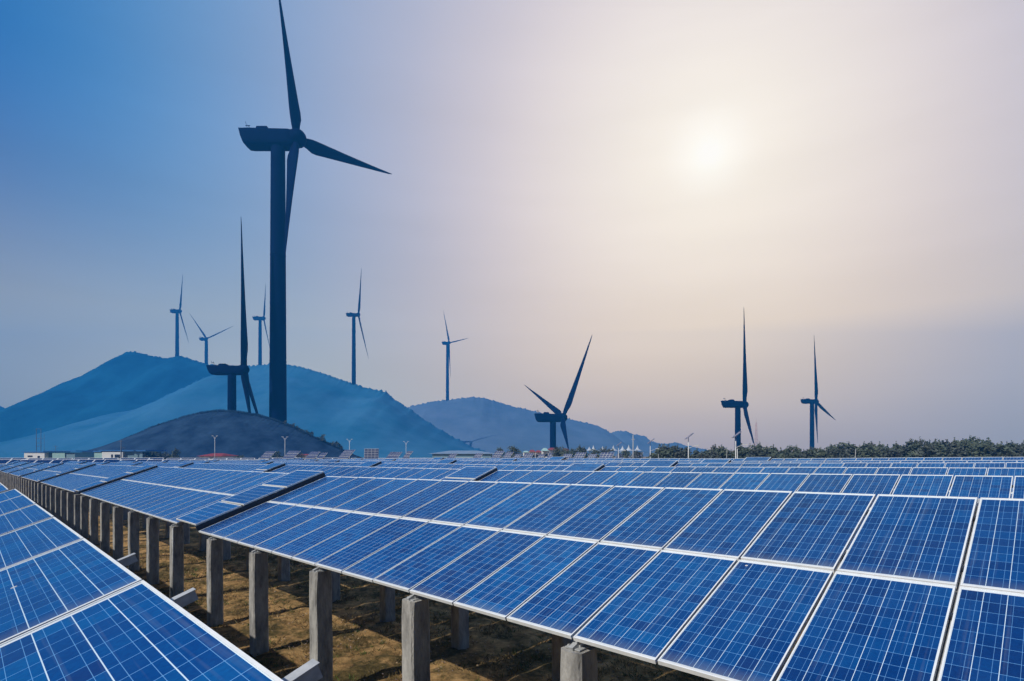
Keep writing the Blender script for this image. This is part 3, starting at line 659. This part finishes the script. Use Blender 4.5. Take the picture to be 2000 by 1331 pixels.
tufts('weeds', M_WEED, 900, .04, .13, 23, 'green weeds scattered on the sand between the concrete posts', 9, .1)
M_FLOW = noisy('pale_petals', (.55, .42, .55), (.68, .58, .66), 5, 2, .8)
q = MB(); rn = random.Random(77)
for _ in range(900):
    x = -rn.uniform(2, 14); y = rn.uniform(5.2, 10); 
    if mnoise.noise(Vector((x*.6, y*.6, 50))) < .05: continue
    z = gz(x, y)+rn.uniform(.05, .12)
    for k in range(3):
        a = k*2.1+rn.uniform(0, 1); q.face([(x, y, z), (x+math.cos(a)*.014, y+math.sin(a)*.014, z+.006), (x+math.cos(a+.9)*.014, y+math.sin(a+.9)*.014, z+.006)])
tag(q.build('flowers', M_FLOW), 'tiny pale pink flowers sprinkled in the shade under the front row', 'flowers', kind='stuff')
M_STONE = noisy('stones', (.25, .17, .10), (.42, .32, .2), 8, 4, .9)
q = MB()
for _ in range(1500):
    x = -rn.uniform(1.5, 26); y = rn.uniform(1.2, 10); s = rn.uniform(.008, .03); z = gz(x, y)
    q.loft([[Vector((x+math.cos(a)*r*s*rn.uniform(.8, 1.2), y+math.sin(a)*r*s*rn.uniform(.8, 1.2), z+h*s)) for a in [0, 1.05, 2.1, 3.15, 4.2, 5.25]] for r, h in ((1, -.5), (1.1, .2), (.5, .75))])
tag(q.build('gravel', M_STONE), 'small stones and clods strewn on the sandy soil', 'stones', kind='stuff')

# ------------------------------------------------------------------ buildings on the skyline
M_WHITE = noisy('white_render', (.72, .75, .77), (.80, .82, .84), .8, 5, .85)
M_MINT = noisy('mint_cladding', (.30, .50, .50), (.36, .56, .55), .8, 5, .8)
M_LBLUE = noisy('blue_grey_cladding', (.16, .27, .34), (.20, .32, .40), .8, 5, .8)
M_BLUER = noisy('blue_sheet_roof', (.03, .14, .40), (.05, .18, .46), .7, 4, .5)
M_RED = noisy('red_roof_tiles', (.20, .030, .035), (.30, .05, .05), 1.5, 4, .8)
M_DARKW = mat('window_glass', (.02, .03, .05), .15)
M_GREY = noisy('grey_sheet_roof', (.20, .23, .28), (.27, .30, .35), .5, 4, .7)
M_HAZEROOF = noisy('haze_blue_sheet_roof', (.16, .24, .36), (.20, .29, .41), .5, 4, .8)  # blue of the haze put into the roof colour
def local_root(name, px, z, label, cat, group=None, rot=0.0):
    p = at(px, z); r = empty(name, (p.x, p.y, gz(p.x, p.y)), (0, 0, -PSI+rot)); return tag(r, label, cat, group)
def mbox(name, m, r, *b): q = MB(); q.box(*b); return q.build(name, m, r)
def low_building(px0, px1, z, ytop, ybase_, label, parts):
    k = z/F; r = local_root('building', (px0+px1)/2, z, label, 'building'); g = r.location.z; W = (px1-px0)*k
    top = CAMZ+(HY-ytop)*k-g; bot = 0
    for a, b, m, dy, nm in parts:
        x0, x1 = -W/2+W*a, -W/2+W*b
        mbox(nm, m, r, x0, dy, -.5, x1, dy+7, top-.3)
    return r, W, top
r, W, top = low_building(44, 146, 133, 882.0, 893, 'white low building with blue flat roof, leftmost on the skyline', [(.03, .42, M_WHITE, 0, 'wall'), (.4201, .55, M_LBLUE, 1.2, 'wall'), (.5501, .79, M_MINT, .3, 'wall'), (.7901, .97, M_LBLUE, 0.5, 'wall')])
for a, b, dy, up in ((-.01, .41, -.18, 0), (.405, 1.02, .0, .18)): mbox('roof', M_BLUER, r, -W/2+W*a, dy, top-.22+up, -W/2+W*b, 8, top+up)
for a, b, zz0, zz1 in ((.10, .19, -1.35, -1.0), (.29, .33, -1.9, -1.1)):
    w = mbox('window', M_DARKW, r, -W/2+W*a, -.06, top+zz0, -W/2+W*b, .05, top+zz1)
r, W, top = low_building(178, 284, 133, 880.3, 893, 'long white building with dark blue flat roof, second from the left', [(.01, .2, M_MINT, .8, 'wall'), (.2001, .58, M_WHITE, 0, 'wall'), (.5801, .78, M_LBLUE, .6, 'wall'), (.7801, .93, M_LBLUE, .3, 'wall')])
for a, b, dy, up in ((0, .145, .6, -.08), (.146, 1.01, -.18, .12)): mbox('roof', M_BLUER, r, -W/2+W*a, dy, top-.28+up, -W/2+W*b, 8, top+up)
for a, b in ((.37, .40), (.435, .53), (.64, .67)): mbox('window', M_DARKW, r, -W/2+W*a, -.06, top-1.9, -W/2+W*b, .05, top-.95)
def gable(px0, px1, z, ytop, yeave, label, mr_, mw, dep=8, name='house', group=None, rot=0.0, win=0):
    k = z/F; r = local_root(name, (px0+px1)/2, z, label, 'house' if name == 'house' else 'building', group, rot); g = r.location.z
    W = (px1-px0)*k; t = CAMZ+(HY-ytop)*k-g; e = CAMZ+(HY-yeave)*k-g
    mbox('wall', mw, r, -W/2*.9, 0, -.5, W/2*.9, dep, e)
    q = MB(); h = W/2*1.04
    # hipped roof, ridge along the facade
    rr = W*.22
    v = [(-h, -.5, e), (h, -.5, e), (h, dep+.5, e), (-h, dep+.5, e), (-rr, dep/2, t), (rr, dep/2, t)]
    for f in ((0, 1, 5, 4), (2, 3, 4, 5), (1, 2, 5), (3, 0, 4), (3, 2, 1, 0)): q.face([v[i] for i in f])
    q.build('roof', mr_, r)
    for i in range(win):
        x = -W*.34+W*.68*(i+.5)/win; mbox('window', M_DARKW, r, x-.35, -.05, e-1.6, x+.35, .05, e-.7)
    return r
gable(386, 434, 134, 885.8, 891.5, 'red hipped roof shed at the foot of the mound behind a lamp', M_RED, M_WHITE)
gable(576, 598, 134, 887.3, 889.5, 'small red roofed shed between the tilted solar arrays', M_RED, M_WHITE)
gable(149, 182, 170, 884.5, 890.5, 'pale open gabled shed between the two white buildings', M_GREY, M_LBLUE)
gable(838, 965, 170, 880.6, 886.8, 'long grey roofed warehouse in the middle distance', M_HAZEROOF, M_LBLUE, 14, 'building')
gable(1022, 1034, 150, 881, 884, 'small house with a turquoise roof left of the red roofed village', M_MINT, M_WHITE)
for i, (a, b, t, e, lb) in enumerate([(1034, 1046, 879, 883, 'leftmost white house with a red roof in the village'), (1047, 1058, 880, 884, 'second red roofed white house from the left in the village'), (1059, 1072, 875.5, 881, 'tall white gabled house in the middle of the village'), (1071, 1090, 875, 879, 'white house with red roof directly behind the V-bladed turbine tower'), (1100, 1112, 876, 880, 'rightmost red roofed house, below the hanging blade')]):
    gable(a, b, 150+i*3, t, e, lb, M_RED if i != 2 else M_MINT, M_WHITE, 7, 'house', 'village houses', win=2)
# white tensile tents: each peaked canopy is a thing of its own
M_TENT = noisy('white_canopy', (.42, .48, .56), (.50, .56, .64), 1, 3, .8)
for i, (px, yt) in enumerate([(1131, 872), (1151, 873), (1159, 870.5), (1177, 872), (1198, 870.5), (1216, 871), (1228, 869), (1245, 870.5)]):
    z = 150; k = z/F; r = local_root('tent', px, z, f'white peaked canopy, {ordw(i)} from the left in its line of tents', 'tent', 'white peaked tents'); g = r.location.z
    t = CAMZ+(HY-yt)*k-g; e = CAMZ+(HY-880.5)*k-g; q = MB(); R0 = 1.25
    q.loft([[Vector((math.cos(a)*rr, math.sin(a)*rr, e+(t-e)*hh)) for a in [2*math.pi*j/12 for j in range(12)]] for rr, hh in ((R0, 0), (R0*.62, .12), (R0*.36, .30), (R0*.2, .55), (.1, .85), (.04, 1.0))], caps=False); q.build('canopy', M_TENT, r)
    q = MB(); q.tube((0, 0, -.3), (0, 0, t), .05); q.build('mast', M_STEEL, r)
    for sx in (-1, 1): q = MB(); q.tube((sx*R0*.95, 0, -.3), (sx*R0*.95, 0, e+.02), .05); q.build('pole', M_STEEL, r)

# ------------------------------------------------------------------ freestanding tilted arrays behind the field
M_CELLG = noisy('grey_blue_cells', (.07, .09, .17), (.10, .12, .22), .9, 3, .3, spec=.4)
def array(px0, px1, ytop, z, label, rows=3, cols=6, tilt=48, lean=.35, mcell=None):
    k = z/F; r = local_root('solar_array', (px0+px1)/2, z, label, 'solar array', 'freestanding tilted solar arrays', R(-20)); g = r.location.z
    W = (px1-px0)*k*.82; t = CAMZ+(HY-ytop)*k-g; e = CAMZ+(HY-896)*k-g; Hs = (t-e)/math.sin(R(tilt))
    Mx = Matrix.Translation((0, 0, e)) @ Matrix.Rotation(R(tilt), 4, 'X')
    sh = lean*(t-e)
    for c in range(cols):
        for q_ in range(rows):
            a, b = -W/2+W*c/cols+.04, -W/2+W*(c+1)/cols-.04; y0, y1 = Hs*q_/rows+.04, Hs*(q_+1)/rows-.04
            q = MB(); f = lambda x, y, zz: Mx @ Vector((x+sh*(y/Hs-.5), y, zz))
            top_ = [f(a, y0, .03), f(b, y0, .03), f(b, y1, .03), f(a, y1, .03)]; bt = [f(a, y0, -.02), f(b, y0, -.02), f(b, y1, -.02), f(a, y1, -.02)]
            q.loft([bt, top_], sm=False); q.build('solar_panel', mcell or M_CELLG, r)
    q = MB(); f = lambda x, y, zz: Mx @ Vector((x+sh*(y/Hs-.5), y, zz))
    q.loft([[f(-W/2, 0, -.09), f(W/2, 0, -.09), f(W/2, Hs, -.09), f(-W/2, Hs, -.09)], [f(-W/2, 0, -.021), f(W/2, 0, -.021), f(W/2, Hs, -.021), f(-W/2, Hs, -.021)]], sm=False); q.build('frame', M_ALU, r)
    for c in (-.3, .3): q = MB(); q.box(c*W-.09, .4, -.5, c*W+.09, .58, e+.3*(t-e)); q.build('post', M_STEEL, r)
    return r
AR = [(503, 532, 882, 3, 4), (547, 581, 881, 3, 5), (593, 620, 882.8, 2, 5), (617, 634, 884.5, 2, 3), (657, 686, 878.8, 4, 4), (750, 782, 883, 2, 5), (785, 800, 881.5, 3, 3), (872, 890, 886, 2, 3), (922, 941, 885.5, 2, 4), (958, 980, 881, 3, 4), (981, 999, 883, 3, 3), (1001, 1016, 887, 2, 3), (1018, 1041, 885.5, 2, 4), (1048, 1063, 888, 2, 3), (1066, 1091, 884.5, 2, 4), (1096, 1117, 887, 2, 4), (1119, 1143, 884, 3, 4), (1146, 1165, 887, 2, 4), (1168, 1199, 884, 3, 4), (1201, 1221, 887, 2, 3), (1231, 1255, 883.5, 3, 3)]
for i, (a, b, t, rw, cl) in enumerate(AR):
    array(a, b, t, 108+(i % 3)*2, f'tilted blue grey solar array on posts, {ordw(i)} from the left on the skyline', rw, cl)
rr = array(708, 742, 876.8, 114, 'upright pale framed solar array seen square on, standing alone', 4, 4, 82, 0.0)
rr.rotation_euler.z = -PSI

# ------------------------------------------------------------------ lamps, poles, masts
M_LAMP = noisy('white_lamp_paint', (.62, .66, .70), (.72, .75, .78), 3, 3, .5)
M_POLE = noisy('grey_pole', (.06, .09, .13), (.10, .13, .18), 3, 3, .7)
def lamp(px, ytop, z, label, style):
    k = z/F; r = local_root('street_lamp', px, z, label, 'street lamp', 'solar street lamps'); g = r.location.z; t = CAMZ+(HY-ytop)*k-g
    q = MB(); q.tube((0, 0, -.3), (0, 0, t-.35), .055 if style != 2 else .075, .04, 10); q.build('pole', M_LAMP, r)
    if style == 1:
        q = MB()
        for s in (-1, 1): q.tube((0, 0, t-.9), (s*.45, 0, t-.1), .025, .02, 6)
        q.build('arm', M_LAMP, r)
        for s in (-1, 1):
            q = MB(); q.box(s*.52-.18, -.09, t-.12, s*.52+.18, .09, t-.05); q.build('lamp_head', M_LAMP, r)
    else:
        Mx = Matrix.Translation((.1, 0, t-.15)) @ Matrix.Rotation(R(-38), 4, 'Y')
        q = MB(); q.box(-.55, -.32, -.02, .55, .32, .03, M=Mx); q.build('solar_panel', M_CELLG, r)
        q = MB(); q.tube((0, 0, t-1.6), (.9, 0, t-1.25), .03, .02, 6); q.build('arm', M_LAMP, r)
        q = MB(); q.box(.8, -.1, t-1.3, 1.25, .1, t-1.2); q.build('lamp_head', M_LAMP, r)
lamp(419.5, 851, 131, 'white double-armed street lamp before the mound, beside the red roof', 1)
lamp(556.5, 853, 122, 'white double-armed street lamp above the second tilted array', 1)
lamp(682.5, 857.5, 124, 'white double-armed street lamp at the right foot of the mound', 1)
lamp(793, 862, 135, 'faint double-armed street lamp left of the grey warehouse', 1)
lamp(1208, 866, 95, 'short solar street lamp in front of the white tents', 2)
lamp(1270, 860, 80, 'white solar street lamp at the left end of the pine belt', 2)
lamp(1344.5, 850, 66, 'white solar street lamp in a gap of the pines', 2)
lamp(1437, 847, 62, 'white solar street lamp in front of the straight-up bladed turbine', 2)
def pole(px, ytop, z, label, rad, m, lean=0.0, name='pole', parts=None):
    k = z/F; r = local_root(name, px, z, label, 'pole'); g = r.location.z; t = CAMZ+(HY-ytop)*k-g
    q = MB(); q.tube((0, 0, -.3), (lean*t, 0, t), rad, rad*.7, 8); q.build('shaft', m, r)
    return r, t
r, t = pole(236.5, 860, 131, 'dark utility pole in front of the long white building', .16, M_POLE, name='utility_pole')
mbox('crossarm', M_POLE, r, -.5, -.06, t-.35, .3, .06, t-.22); mbox('crossarm', M_POLE, r, .05, -.06, t-1.9, 1.0, .06, t-1.8)
r, t = pole(263.5, 850, 160, 'thin pale pole behind the long white building', .06, M_LAMP, name='flag_pole')
r, t = pole(1236.5, 850, 84, 'tall grey pole right of the white tents', .09, M_STEEL, name='utility_pole'); mbox('crossarm', M_STEEL, r, -.25, -.05, t-.7, .25, .05, t-.6)
pole(1415, 874, 62, 'thin pole leaning right before the pines', .035, M_STEEL, .06)
pole(1440.2, 877, 62, 'short pale post right beside the tallest white street lamp', .05, M_LAMP)
pole(1667, 877, 60, 'slightly leaning grey post before the pines on the right', .04, M_STEEL, .05)
pole(1286, 887, 66, 'stub of a thin grey post at the left end of the pines', .035, M_STEEL)
# H-frame power poles
k = 175/F; r = local_root('power_pole', 75.5, 175, 'twin-legged dark power pole behind the leftmost building', 'power pole'); g = r.location.z; t = CAMZ+(HY-837.5)*k-g
for x in (-.72, .72): q = MB(); q.tube((x, 0, -.3), (x, 0, t), .10, .07, 8); q.build('pole', M_POLE, r)
for zz, a, b in ((t-.1, -.8, .8), (t-3.1, -1.1, 1.5), (t-4.6, -.8, 1.3), (t-5.6, -.8, 1.1)): mbox('crossarm', M_POLE, r, a, -.16, zz-.05, b, -.075, zz+.05)
r, t = pole(86.3, 848, 175, 'thin grey antenna pole right of the twin-legged power pole', .05, M_POLE, name='antenna_pole'); 
r, t = pole(108.5, 870.5, 134, 'rooftop aerial with two crossed bars on the leftmost building', .05, M_POLE, name='aerial')
for d in (.15, .8): mbox('crossarm', M_POLE, r, -.65, -.03, t-d-.05, .65, .03, t-d)
# lattice radio mast
M_MAST = noisy('faded_red_steel', (.42, .24, .26), (.5, .32, .33), 2, 3, .8)
k = 300/F; r = local_root('radio_mast', 1477, 300, 'faint red lattice mast beside the straight-up bladed turbine', 'radio mast'); g = r.location.z; t = CAMZ+(HY-826)*k-g
q = MB(); n = 9
leg = lambda i, zz: Vector((math.cos(2.09*i)*(1.1*(1-zz/t)+.35), math.sin(2.09*i)*(1.1*(1-zz/t)+.35), zz))
for i in range(3):
    q.tube(leg(i, 0), leg(i, t), .07, .05, 5)
    for c in range(n): q.tube(leg(i, t*c/n), leg((i+1) % 3, t*(c+1)/n), .045, .045, 4); q.tube(leg(i, t*(c+1)/n), leg((i+1) % 3, t*(c+1)/n), .04, .04, 4)
q.build('lattice', M_MAST, r); q = MB(); q.tube((0, 0, t-.2), (0, 0, t+2.5), .05, .03, 5); q.build('antenna', M_MAST, r)

# ------------------------------------------------------------------ haze
q = MB(); q.box(-1150, -420, -12, 900, 990, 214)      # turned with the camera so that it holds every hill
me = q.mesh('haze'); hz = link('haze', me); hz.rotation_euler = (0, 0, -PSI); tag(hz, 'blue haze filling the valley between the panels and the hills', 'haze', kind='stuff')
m = bpy.data.materials.new('haze'); m.use_nodes = True; t_ = m.node_tree; t_.nodes.clear()
v = t_.nodes.new('ShaderNodeVolumePrincipled'); v.inputs['Color'].default_value = (*HAZE_COL, 1); v.inputs['Density'].default_value = HAZE_D; v.inputs['Anisotropy'].default_value = 0.0
ou = t_.nodes.new('ShaderNodeOutputMaterial'); t_.links.new(v.outputs[0], ou.inputs['Volume']); me.materials.append(m)
